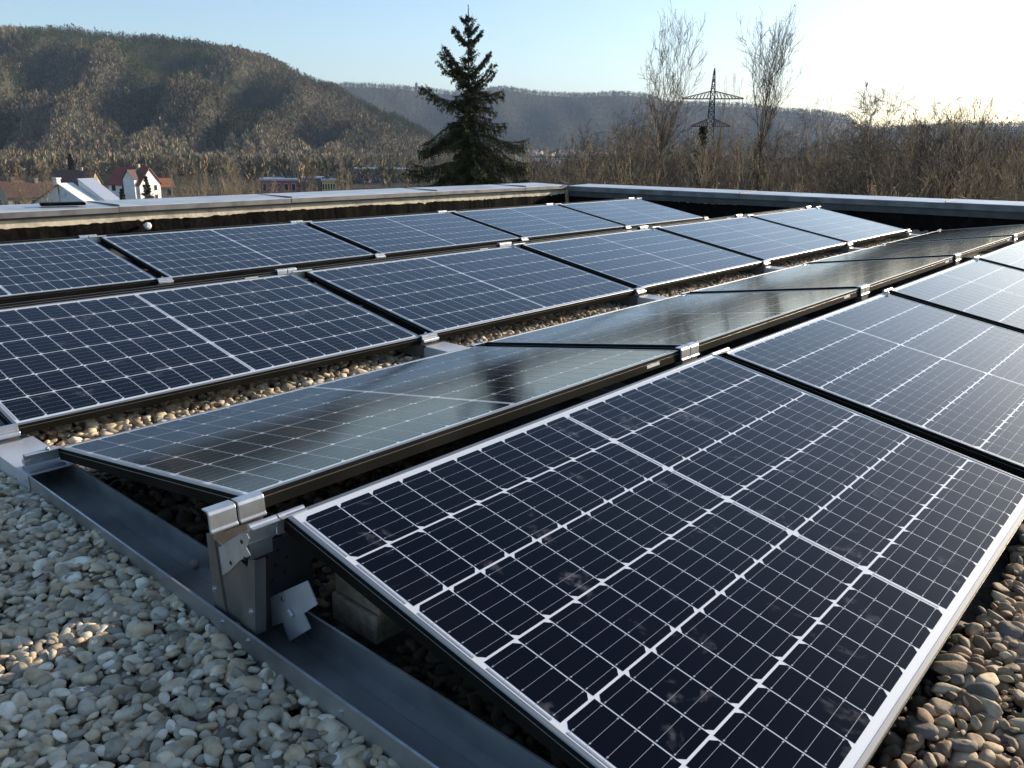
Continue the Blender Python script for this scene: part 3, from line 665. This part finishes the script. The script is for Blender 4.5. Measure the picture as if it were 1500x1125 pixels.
# ------------------------------------------------------------------ solar panels
def cell_material():
    m=bpy.data.materials.new('solar_cell'); m.use_nodes=True; t=m.node_tree; b=t.nodes['Principled BSDF']
    b.inputs['Roughness'].default_value=.10; b.inputs['Specular IOR Level'].default_value=.06; b.inputs['Specular Tint'].default_value=(.6,.75,1,1)
    b.inputs['Coat Weight'].default_value=.7; b.inputs['Coat Roughness'].default_value=.085; b.inputs['Coat IOR'].default_value=1.18
    tc=t.nodes.new('ShaderNodeTexCoord'); oi=t.nodes.new('ShaderNodeObjectInfo')
    ad=t.nodes.new('ShaderNodeVectorMath'); ad.operation='MULTIPLY_ADD'
    sc=t.nodes.new('ShaderNodeCombineXYZ')
    for k in range(3): t.links.new(oi.outputs['Random'],sc.inputs[k])
    ad.inputs[1].default_value=(1,1,1)
    ms=t.nodes.new('ShaderNodeVectorMath'); ms.operation='SCALE'; ms.inputs['Scale'].default_value=37; t.links.new(sc.outputs[0],ms.inputs[0])
    t.links.new(tc.outputs['Object'],ad.inputs[0]); t.links.new(ms.outputs[0],ad.inputs[2])
    def nz(scale,det,lo,hi,dist=0):
        n=t.nodes.new('ShaderNodeTexNoise'); n.inputs['Scale'].default_value=scale; n.inputs['Detail'].default_value=det; n.inputs['Distortion'].default_value=dist
        t.links.new(ad.outputs[0],n.inputs['Vector']); r_=t.nodes.new('ShaderNodeMapRange'); r_.inputs[1].default_value=lo; r_.inputs[2].default_value=hi; t.links.new(n.outputs['Fac'],r_.inputs[0]); return r_.outputs[0]
    a=nz(10,5,.61,.74,.6); c=nz(70,8,.38,.72); d=nz(2.2,4,.35,.75)
    mul=t.nodes.new('ShaderNodeMath'); mul.operation='MULTIPLY'; t.links.new(a,mul.inputs[0]); t.links.new(c,mul.inputs[1])
    m2=t.nodes.new('ShaderNodeMath'); m2.operation='MULTIPLY'; t.links.new(mul.outputs[0],m2.inputs[0]); m2.inputs[1].default_value=.38
    m3=t.nodes.new('ShaderNodeMath'); m3.operation='MULTIPLY_ADD'; t.links.new(d,m3.inputs[0]); m3.inputs[1].default_value=.007; t.links.new(m2.outputs[0],m3.inputs[2])
    mx=t.nodes.new('ShaderNodeMix'); mx.data_type='RGBA'; mx.inputs[6].default_value=(.0015,.0019,.0050,1); mx.inputs[7].default_value=(.42,.42,.43,1)
    t.links.new(m3.outputs[0],mx.inputs[0]); t.links.new(mx.outputs[2],b.inputs['Base Color'])
    return m
m_cell=cell_material()
m_back=mat('white_backsheet',(.66,.68,.70),.5,coat=1,coatr=.07)
m_bus=mat('silver_busbar',(.33,.34,.37),.45,metal=.2,coat=1,coatr=.07)
m_lip=mat('anodised_lip',(.34,.33,.31),.34,metal=.85,noise=(3,6,(.30,.29,.27),.4,.7))  # frame is black anodised; the sheen on its lip is put into this lighter colour
m_side=mat('black_anodised_side',(.010,.010,.008),.6,noise=(5,4,(.018,.017,.014),.4,.7),spec=.02)
m_label=mat('label_white',(.7,.7,.66),.5,noise=(300,2,(.35,.35,.33),.5,.6))
FT=.035; LIP=.0095
def panel_meshes():
    Wd=1.0; mx_,my_=.021,.0234; ch=(Wd-2*my_)/6; cw=(L/2-.0065-mx_)/10
    b=MB(); zg=-.0018
    b.face([(LIP-.001,LIP-.001,zg),(L-LIP+.001,LIP-.001,zg),(L-LIP+.001,Wd-LIP+.001,zg),(LIP-.001,Wd-LIP+.001,zg)],0)
    for j in range(6):
        y0=my_+j*ch+.0023; y1=my_+(j+1)*ch-.0023
        for i in range(20):
            x0=(mx_+i*cw) if i<10 else (L/2+.0065+(i-10)*cw); x1=x0+cw
            x0+=.00145; x1-=.00145; c=.0098; z=zg+.0003
            if (j+i//10*0)%2==0: pts=[(x0,y0,z),(x1-c,y0,z),(x1,y0+c,z),(x1,y1-c,z),(x1-c,y1,z),(x0,y1,z)]
            else: pts=[(x0+c,y0,z),(x1,y0,z),(x1,y1,z),(x0+c,y1,z),(x0,y1-c,z),(x0,y0+c,z)]
            b.face(pts,1)
            for k in range(5):
                yb=y0+(y1-y0)*(k+.5)/5
                for xa in (x0+.004,x1-.004): b.face([(xa-.0016,yb-.0013,z+.0003),(xa+.0016,yb-.0013,z+.0003),(xa+.0016,yb+.0013,z+.0003),(xa-.0016,yb+.0013,z+.0003)],2)
        for k in range(5):
            yb=y0+(y1-y0)*(k+.5)/5
            for xs,xe in ((mx_-.004,L/2-.004),(L/2+.004,L-mx_+.004)):
                b.face([(xs,yb-.00032,zg+.00045),(xe,yb-.00032,zg+.00045),(xe,yb+.00032,zg+.00045),(xs,yb+.00032,zg+.00045)],2)
        for xc in (mx_-.0045,L/2-.0001,L-mx_+.0045):
            b.face([(xc-.0016,y0+.012,zg+.0007),(xc+.0016,y0+.012,zg+.0007),(xc+.0016,y1-.012,zg+.0007),(xc-.0016,y1-.012,zg+.0007)],2)
    glass=b.mesh('cell_glass',[m_back,m_cell,m_bus])
    b=MB(); c=.0016
    def ring(o0,z0,o1,z1,mi):
        def rc(o,z): return [(o,o,z),(L-o,o,z),(L-o,1-o,z),(o,1-o,z)]
        A,B=rc(o0,z0),rc(o1,z1)
        for k in range(4):
            l=(k+1)%4; b.face([A[k],A[l],B[l],B[k]],mi)
    ring(0,-FT,0,-.013,1); ring(0,-.013,.001,-.0125,0); ring(.001,-.0125,.001,-.0115,0); ring(.001,-.0115,0,-.011,0)
    ring(0,-.011,0,-c,1); ring(0,-c,c,0,0); ring(c,0,LIP,0,0); ring(LIP,0,LIP,-.003,0)
    ring(.028,-FT,0,-FT,1); ring(.002,-FT+.0015,.028,-FT+.0015,1)
    frame=b.mesh('frame',[m_lip,m_side])
    b=MB(); b.face([(LIP,LIP,-.006),(LIP,1-LIP,-.006),(L-LIP,1-LIP,-.006),(L-LIP,LIP,-.006)],0)
    back=b.mesh('backsheet',[m_back])
    return glass,frame,back
PG,PF,PB=panel_meshes()
b=MB(); b.box((.13,1.0,-.0255),(.205,1.0008,-.0145)); PL=b.mesh('type_label',[m_label])
ordn=['first','second','third','fourth','fifth']
desc={'D':'in the nearest front row tilted to the camera','C':'in the mirror-like row sloping away behind the front row','B':'in the middle row beyond the pebble strip',
 'E':'in the nearly hidden row behind the middle row','A':'in the rear row below the left parapet','F':'in the hidden last row behind the rear row'}
for rn,(dx,yl,fc,dz,sl_,cnt) in rows.items():
    for n in range(cnt):
        x0=n*P+dx; z=dz+sl_*(x0+L/2-3)
        lab='%s panel from the left %s'%(ordn[n],desc[rn])
        gj=random.Random(n*7+ord(rn)); tl=(TC if rn=='C' else T)+gj.gauss(0,.0009); ry=gj.gauss(0,.0006)
        if fc>0: loc=(x0,yl,z); rot=(tl,0,0)
        else: loc=(x0+L,yl,z); rot=(tl,0,math.pi)
        if rn=='D' and n==0: loc=(x0-.0025,yl,z-.0139*.5-.0081*L/2); rot=(T+.0139,-.0081,0); 
        t=thing('solar_panel',lab,'solar panel',loc,rot,'framed solar panels')
        link('frame',PF,t); link('cell_glass',PG,t); link('backsheet',PB,t)
        if rn in 'CE': link('type_label',PL,t)

# ------------------------------------------------------------------ mounting system
m_galv=mat('galvanised_steel',(.36,.355,.34),.40,metal=.6,noise=(5,9,(.20,.20,.20),.42,.62),bump=(8,.1,.004))
m_alu=mat('mill_aluminium',(.62,.63,.64),.36,metal=.75,noise=(30,5,(.5,.5,.5),.4,.7))
m_post=mat('grey_sheet_metal',(.20,.19,.172),.48,metal=.6,noise=(14,7,(.13,.125,.115),.4,.7))
m_shadepost=mat('dark_sheet_metal',(.06,.058,.054),.6,metal=.3,noise=(14,6,(.04,.039,.036),.4,.7))  # darker copy of the post metal, with the shade put into its colour
m_hole=mat('dark_hole',(.01,.01,.01),.9)
m_screw=mat('steel_screw',(.55,.55,.55),.3,metal=.9)
RW=.0575; RZ=-.022; RB=-.078
def screw(mb,p,n,r=.005,mi=0):
    p=Vector(p); n=Vector(n); mb.tube(p,p+n*.002,r*1.5,r*1.4,12,mi); mb.tube(p+n*.002,p+n*.005,r*.8,r*.6,6,mi)
ridges=[('front ridge',0.0,'D','C'),('middle ridge',rows['B'][1]+ct,'B','E'),('rear ridge',rows['A'][1]+ct,'A','F')]
YB=rows['B'][1]; YC=rows['C'][1]; YA=rows['A'][1]; YE=rows['E'][1]; YF=rows['F'][1]
railname=['nearest at the open left end of the array','under the first panel joint','under the second panel joint','under the third panel joint','under the fourth panel joint','at the far right end of the array']
for i in range(6):
    xc=i*P-GAP/2-.0105; 
    if i==5: xc=5*P-GAP+.03
    t=thing('mounting_rail','long galvanised trough rail '+railname[i],'rail',(xc,0,0),(0,0,0),'trough rails under the panels')
    b=MB(); th=.0018; y0,y1=-1.22,YF+.1
    def wall_(x): b.box((x-th/2,y0,RB),(x+th/2,y1,RZ))
    b.box((-RW,y0,RB),(RW,y1,RB+th)); b.box((-RW-th,y0,RB),(-RW,y1,RZ)); b.box((RW,y0,RB),(RW+th,y1,RZ))
    b.box((-RW-th-.0004,y0,RZ+.0001),(-RW+.0025,y1,RZ+.0012),1); b.box((RW-.0025,y0,RZ+.0001),(RW+th+.0004,y1,RZ+.0012),1)  # aluminium strips paint the bright light line along the galvanised lips
    b.box((-.028,y0,RB+th),(-.0265,y1,RB+.005)); b.box((.0265,y0,RB+th),(.028,y1,RB+.005))
    o=link('trough',b.mesh('trough',[m_galv,m_alu]),t)
    # cover plates between the ridges; paler zinc puts sun and sky light into the steel
    for ya,yb in ((YC+.02-.06,YB-.02),(YE-.04,YA-.02)):
        b=MB(); b.box((-RW-.003,ya,RZ+.001),(RW+.003,yb,RZ+.003)); b.box((-RW-.0045,ya,RZ-.045),(-RW-.003,yb,RZ+.003)); b.box((RW+.003,ya,RZ-.045),(RW+.0045,yb,RZ+.003))
        screw(b,(-RW-.0045,ya+.02,RZ-.012),(-1,0,0)); screw(b,(-RW-.0045,ya+.10,RZ-.030),(-1,0,0),.004)
        o=link('cover_plate',b.mesh('cover_plate',[m_zinc]),t)
    for y,z_ in ((.069,-.034),(-.022,-.034),(-.30,-.04),(.62,-.036),(.98,-.05)):
        b=MB(); screw(b,(-RW-th,y,z_),(-1,0,0),.0035); link('rivet',b.mesh('rivet',[m_screw]),t)
# ridge brackets
def ridge_bracket(x,yh,zo,label,hc=0):
    t=thing('ridge_bracket',label,'bracket',(x,yh,zo),(0,0,0),'ridge brackets')
    h=st # height of the module high edge top
    x0,x1=-.0535,.052
    yp=RG-.012
    # sheet metal post: web to the open side, plate under the far row, perforated plate under the near row
    def sheet(pts,x,th,mb,mi=0):
        A=[(x,y,z) for y,z in pts]; B=[(x+th,y,z) for y,z in pts]; mb.face(A,mi); mb.face(B[::-1],mi)
        for k in range(len(A)): l=(k+1)%len(A); mb.face([A[l],A[k],B[k],B[l]],mi)
    b=MB(); sheet([(0.097,0.130),(0.074,-0.024),(0.008,-0.023),(-0.021,0.110)],x0,.002,b)
    b.box((x0+.003,RG-.012,RZ-.04),(x1,RG-.010,h-.03))
    o=link('post',b.mesh('post',[m_post]),t)
    b=MB(); b.box((-.020,.020,RZ-.04),(.105,.022,h-.050))
    for hx,hz in ((.004,.098),(.030,.104),(.022,.075),(.047,.082),(.040,.052),(.012,.045)): b.tube((hx,.020,hz),(hx,.0192,hz),.0036,n=10,mi=1)
    o=link('side_sheet',b.mesh('side_sheet',[m_shadepost,m_hole]),t)
    for pl,pr_ in ((((0.124,0.135),(0.121,-0.034)),((0.097,0.143),(0.079,-0.027))),(((-0.024,0.134),(0.029,-0.031)),((-0.045,0.139),(-0.025,-0.021)))):
        b=MB(); sheet([pl[0],pr_[0],pr_[1],pl[1]],x0-.0035,.0032,b)
        q0,q1=pr_; b.face([(x0-.0035,q0[0],q0[1]),(x0+.018,q0[0]-.002,q0[1]),(x0+.018,q1[0]-.002,q1[1]),(x0-.0035,q1[0],q1[1])]); o=link('flange',b.mesh('flange',[m_post]),t)
    for ys,zs in ((0.112,0.021),(-0.018,0.026)):
        b=MB(); screw(b,(x0-.0035,ys,zs),(-1,0,0),.0045); link('screw',b.mesh('screw',[m_screw]),t)
    b=MB(); xx=x0-.0022
    pts=[(0.084,0.119),(0.043,0.147),(0.004,0.173),(-0.023,0.185),(-0.031,0.177),(-0.018,0.155),(-0.030,0.144),(0.010,0.119),(0.052,0.081),(0.079,0.063)]
    sheet(pts,xx,.0015,b)
    for y,z_ in ((-0.004,0.162),(-0.010,0.130),(0.043,0.102)): b.tube((xx,y,z_),(xx-.0008,y,z_),.0042,n=12,mi=1)
    link('perforated_plate',b.mesh('perforated_plate',[m_alu,m_hole]),t)
    # two hook clamps on the far row's high edge
    for k,xa in enumerate((-.060,.0015)):
        b=MB(); y0_=RG-.002; zt=h+.0045+hc
        prof=[(y0_+.016,zt-.0005),(y0_+.016,zt+.0025),(y0_-.002,zt+.0035),(y0_-.0075,zt+.001),(y0_-.010,zt-.005),(y0_-.012,zt-.034),(y0_-.0155,zt-.037),(y0_-.0155,zt-.041),(y0_-.008,zt-.042),(y0_-.006,zt-.036),(y0_-.0045,zt-.006),(y0_-.001,zt-.001)]
        b.prism(prof,xa,xa+.056); o=link('clamp',b.mesh('clamp',[m_alu]),t); bevel(o,.0008,2)
    # two rolled clips on the near row's high edge
    for k,xa in enumerate((-.036,.024)):
        b=MB(); zt=h+.003
        b.tube((xa,.003,zt),(xa+.057,.003,zt),.0062,n=16); b.box((xa,-.012,zt-.0005),(xa+.057,.0,zt+.0015))
        b.box((xa,.006,zt-.036),(xa+.057,.008,zt)); b.box((xa,.006,zt-.038),(xa+.050,.034,zt-.036)); 
        link('clip',b.mesh('clip',[m_alu]),t)
    b=MB(); b.box((-.038,.004,h-.06),(.01,.0055,h-.03)); b.box((-.038,.004,h-.062),(.01,.036,h-.06)); b.box((-.038,.034,h-.062),(.01,.036,h-.02)); link('clip_bracket',b.mesh('clip_bracket',[m_galv]),t)
jn=['at the open left end','at the first panel joint from the left','at the second panel joint','at the third panel joint','at the fourth panel joint','at the far right end']
for rname,yh,rA,rB in ridges:
    for i in range(6):
        if rA=='D' and i==5: continue
        if i==0 and rA!='D' and rA!='B': continue
        dx=rows[rA][0]; x=i*P-GAP/2+dx; zo=rows[rA][3]+rows[rA][4]*(x-3)
        if i==5: x-=.02
        if rA=='D' and i==0: zo+=-.004
        ridge_bracket(x,yh,zo,'metal ridge bracket %s of the %s'%(jn[i],rname),(st*0+.0146+.1692+.0026*(x-3))-(st+.0013*(x-3)) if rA=='D' else 0)
# low edge clamps
def low_clamp(x,y,zo,face,label,end=False):
    t=thing('edge_clamp',label,'clamp',(x,y,zo),(0,0,0 if face>0 else math.pi),'low edge clamps')
    b=MB(); w_=.046
    prof=[(.012,.0015),(.012,.0042),(-.004,.0050),(-.009,.002),(-.010,-.010),(-.014,-.013),(-.020,-.014),(-.022,-.018),(-.021,-.026),(-.016,-.029),(-.004,-.030),(-.003,-.001)]
    b.prism(prof,-w_,w_); o=link('body',b.mesh('body',[m_alu]),t); bevel(o,.0008,2)
    b=MB(); b.tube((-.012,.006,.0),(-.012,.006,.010),.0065,n=6); b.tube((-.012,.006,.010),(-.012,.006,.013),.004,n=8); link('bolt',b.mesh('bolt',[m_screw]),t)
    b=MB(); b.box((-w_,-.03,-.047),(w_,.03,-.0365)); link('foot',b.mesh('foot',[m_galv]),t)
for rn,nm in (('C','row sloping away'),('B','middle row'),('A','rear row')):
    for i in range(6):
        if rn=='A' and i==0: continue
        dx,yl,fc,dz,sl_,cnt=rows[rn]; x=i*P-GAP/2+dx
        if i==5: x-=.0
        low_clamp(x,yl,dz+sl_*(x-3),fc,'aluminium edge clamp of the %s %s'%(nm,jn[i]))
# loose bracket hanging under the end of the front row, ballast blocks, stone in the trough
def at_pix(u,v,x=None,z=None):
    d=r2*((u-750)/1190.88)+u2*(-(v-562.5)/1190.88)+fv; c=Vector(CAM)
    k=(x-c.x)/d.x if x is not None else (z-c.z)/d.z
    return c+d*k
pts=[at_pix(*q_,x=-.035) for q_ in ((376,884),(449,851),(464,886),(444,899),(454,921),(425,939),(414,912),(391,921))]
t=thing('loose_bracket','tilted blue grey cut-out bracket with a slot below the front bracket','bracket',tuple(pts[0]))
nrm=Vector((-.8,-.35,.5)).normalized()
b=MB(); A=[p_-pts[0]+Vector((0,0,0)) for p_ in pts]; B=[a_+Vector((.003,0,0)) for a_ in A]
b.face(A); b.face(B[::-1])
for k in range(8): l=(k+1)%8; b.face([A[l],A[k],B[k],B[l]])
link('plate',b.mesh('plate',[m_zinc]),t)
b=MB()
for k,l in ((7,0),(6,5)):
    dn=Vector((.004,.002,-.02)); b.face([A[k],A[l],A[l]+dn,A[k]+dn])
link('folded_edge',b.mesh('folded_edge',[m_alu]),t)
b=MB(); q=at_pix(430,902,x=-.037)-pts[0]; q2=at_pix(424,893,x=-.037)-pts[0]; b.tube(q+Vector((-.002,0,0)),q2+Vector((-.002,0,0)),.004,n=8); link('slot_rib',b.mesh('slot_rib',[m_alu]),t)
b=MB(); q=at_pix(415,877,x=-.037)-pts[0]; b.tube(q,q-Vector((.003,0,0)),.005,n=10); link('screw',b.mesh('screw',[m_screw]),t)
m_conc=mat('brown_concrete',(.34,.27,.19),.95,noise=(20,8,(.2,.16,.11),.35,.7),bump=(50,.9,.01))
gx=.045
for k in range(2):
    b=MB(); b.box((0,-.14,0),(.11,.0,.062)); o=link('ballast_block',b.mesh('ballast_block',[m_conc]),None,(gx+.03+.006*k,-.02-.006*k,-.078+.0635*k)); bevel(o,.006,3)
    tag(o,('lower' if k==0 else 'upper')+' brown concrete ballast block stacked beside the front bracket','concrete block','concrete ballast blocks')

# ------------------------------------------------------------------ gravel
m_peb=mat('pebbles',(.3,.3,.3),.75,attr='Col',noise=(45,6,(.62,.58,.52),.45,.72),bump=(140,.35,.003),spec=.35)
import bmesh
def ico(sub):
    bm=bmesh.new(); bmesh.ops.create_icosphere(bm,subdivisions=sub,radius=1); bm.verts.ensure_lookup_table()
    V=np.array([v_.co[:] for v_ in bm.verts]); F=np.array([[v_.index for v_ in f_.verts] for f_ in bm.faces]); bm.free(); return V,F
ICO={2:ico(2),3:ico(3)}
def variants(sub,n,seed):
    V,F=ICO[sub]; g=np.random.default_rng(seed); out=[]
    for k in range(n):
        v=V.copy(); 
        for _ in range(5):
            d=g.normal(size=3); d/=np.linalg.norm(d); w_=g.normal()*.16; v=v*(1+w_*(v@d)[:,None]*np.sign(g.normal()))
        for _ in range(7):   # flatten facets
            d=g.normal(size=3); d/=np.linalg.norm(d); lim=g.uniform(.50,.92); s=v@d; ex=np.maximum(s-lim,0)*.8; v=v-ex[:,None]*d
        for _ in range(4):
            d=g.normal(size=3)*3; v=v*(1+.03*np.sin(v@d+g.uniform(0,6)))[:,None]
        out.append(v)
    return out
def gravel(name,label,poly,dens,size,pal,sub,seed,zoff=0,rise=None,layers=2,tone=1):
    """poly: list of (x0,x1,y0,y1) rectangles, or a test function"""
    g=np.random.default_rng(seed); VV=[];FF=[];CC=[]; Vr=variants(sub,14,seed); F0=ICO[sub][1]; nv=len(Vr[0]); off=0
    for (x0,x1,y0,y1) in poly:
        area=(x1-x0)*(y1-y0)
        for layer in range(layers):
            n=int(area*dens); 
            # jittered dart throwing on a grid of cells
            cs=math.sqrt(1/dens); nx=max(1,int((x1-x0)/cs)); ny=max(1,int((y1-y0)/cs))
            gx_,gy_=np.meshgrid(np.arange(nx),np.arange(ny)); n=gx_.size
            px=x0+(gx_.ravel()+.5*(gy_.ravel()%2)+g.uniform(-.42,.42,n)+.25)*(x1-x0)/nx; py=y0+(gy_.ravel()+.5+g.uniform(-.42,.42,n))*(y1-y0)/ny
            sz=size*np.clip(np.exp(g.normal(0,.38,n)),.42,2.1)
            for k in range(n):
                a,b_,c=sz[k]*g.uniform(.95,1.5),sz[k]*g.uniform(.7,1.0),sz[k]*g.uniform(.42,.75)
                v=Vr[g.integers(14)]*np.array([a,b_,c])/2
                al=g.uniform(0,2*np.pi); ca,sa=math.cos(al),math.sin(al); tx,ty=g.normal(0,.32,2)
                Rz=np.array([[ca,-sa,0],[sa,ca,0],[0,0,1]]); Rx=np.array([[1,0,0],[0,math.cos(tx),-math.sin(tx)],[0,math.sin(tx),math.cos(tx)]]); Ry=np.array([[math.cos(ty),0,math.sin(ty)],[0,1,0],[-math.sin(ty),0,math.cos(ty)]])
                v=v@(Rz@Ry@Rx).T
                z=GZ+zoff-c*.35+(-.012 if layer==0 else .004)+g.normal(0,.0025)+.006*math.sin(px[k]*7+py[k]*4)
                if rise: z+=rise(px[k],py[k])
                v+= np.array([px[k],py[k],z]); VV.append(v); FF.append(F0+off); off+=nv
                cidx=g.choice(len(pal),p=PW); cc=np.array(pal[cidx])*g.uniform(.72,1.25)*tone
                CC.append(np.repeat(cc[None],nv,0))
    o=link(name,np_mesh(name,np.concatenate(VV),np.concatenate(FF),[m_peb],cols=np.concatenate(CC),smooth=True)); tag(o,label,'gravel',kind='stuff'); return o
PW=[.34,.24,.14,.16,.12]
pal_pale=[(.55,.46,.325),(.44,.385,.285),(.68,.61,.48),(.48,.37,.235),(.32,.275,.215)]
pal_warm=[(.44,.31,.18),(.33,.24,.145),(.52,.40,.25),(.27,.175,.10),(.18,.145,.11)]
gravel('pale_gravel','pale grey and beige rounded pebbles in shade left of the trough rail',[(-.95,-.105,-.75,2.35)],2400,.0235,pal_pale,3,1,tone=1.15)
gravel('brown_gravel','sunlit brown pebbles along the low edge of the front row',[(.1,3.0,-2.1,-.995),(3.0,6.2,-2.6,-.995)],1600,.027,pal_warm,3,2,rise=lambda x,y:.0)
gravel('under_panel_gravel','pebbles tinted dark as shade under the front row beside the trough rail',[(.03,.95,-.99,-.20),(.03,.9,.02,1.12)],1300,.028,pal_warm,2,3,zoff=-.02,tone=.32)  # low tone puts the shade under the panels into the pebble colour
gravel('strip_gravel','pebbles tinted sunlit cream in the strip between the middle row and the row sloping away',[(.03,1.62,1.13,1.75),(1.75,3.35,1.0,1.75),(3.48,5.07,1.0,1.75),(5.2,6.8,1.0,1.75),(6.9,8.5,1.0,1.75)],900,.030,[(.66,.54,.38),(.54,.45,.33),(.74,.66,.52),(.50,.38,.25),(.36,.31,.25)],2,4,zoff=-.012)  # lighter palette puts the sunlight into the pebble colour
PW2=PW
gravel('end_gravel','dark pebbles between the end of the array and the far parapet',[(8.65,9.35,-1.5,6.3),(9.35,9.9,-1.5,3.5)],260,.05,pal_warm,2,5,layers=1)
b=MB(); q=at_pix(288,832,z=RB); v=variants(2,1,9)[0]*.5
o=link('trough_stone',np_mesh('trough_stone',variants(2,1,9)[0]*np.array([.011,.011,.009]),ICO[2][1],[m_conc],smooth=True),None,(q.x,q.y,RB+.009)); tag(o,'single brown stone lying inside the trough rail','stone')

# ------------------------------------------------------------------ air
b=MB(); b.box((-5200,-3500,-20),(7200,7200,560)); hz=link('haze',b.mesh('haze',[]))
hm=bpy.data.materials.new('haze_air'); hm.use_nodes=True; t=hm.node_tree; t.nodes.remove(t.nodes['Principled BSDF'])
pv=t.nodes.new('ShaderNodeVolumePrincipled'); pv.inputs['Density'].default_value=.00007; pv.inputs['Color'].default_value=(.55,.72,1,1); pv.inputs['Anisotropy'].default_value=.0
t.links.new(pv.outputs[0],t.nodes['Material Output'].inputs['Volume']); hz.data.materials.append(hm); tag(hz,kind='stuff')
tag(hz,'thin pale haze softening the far hills','haze')
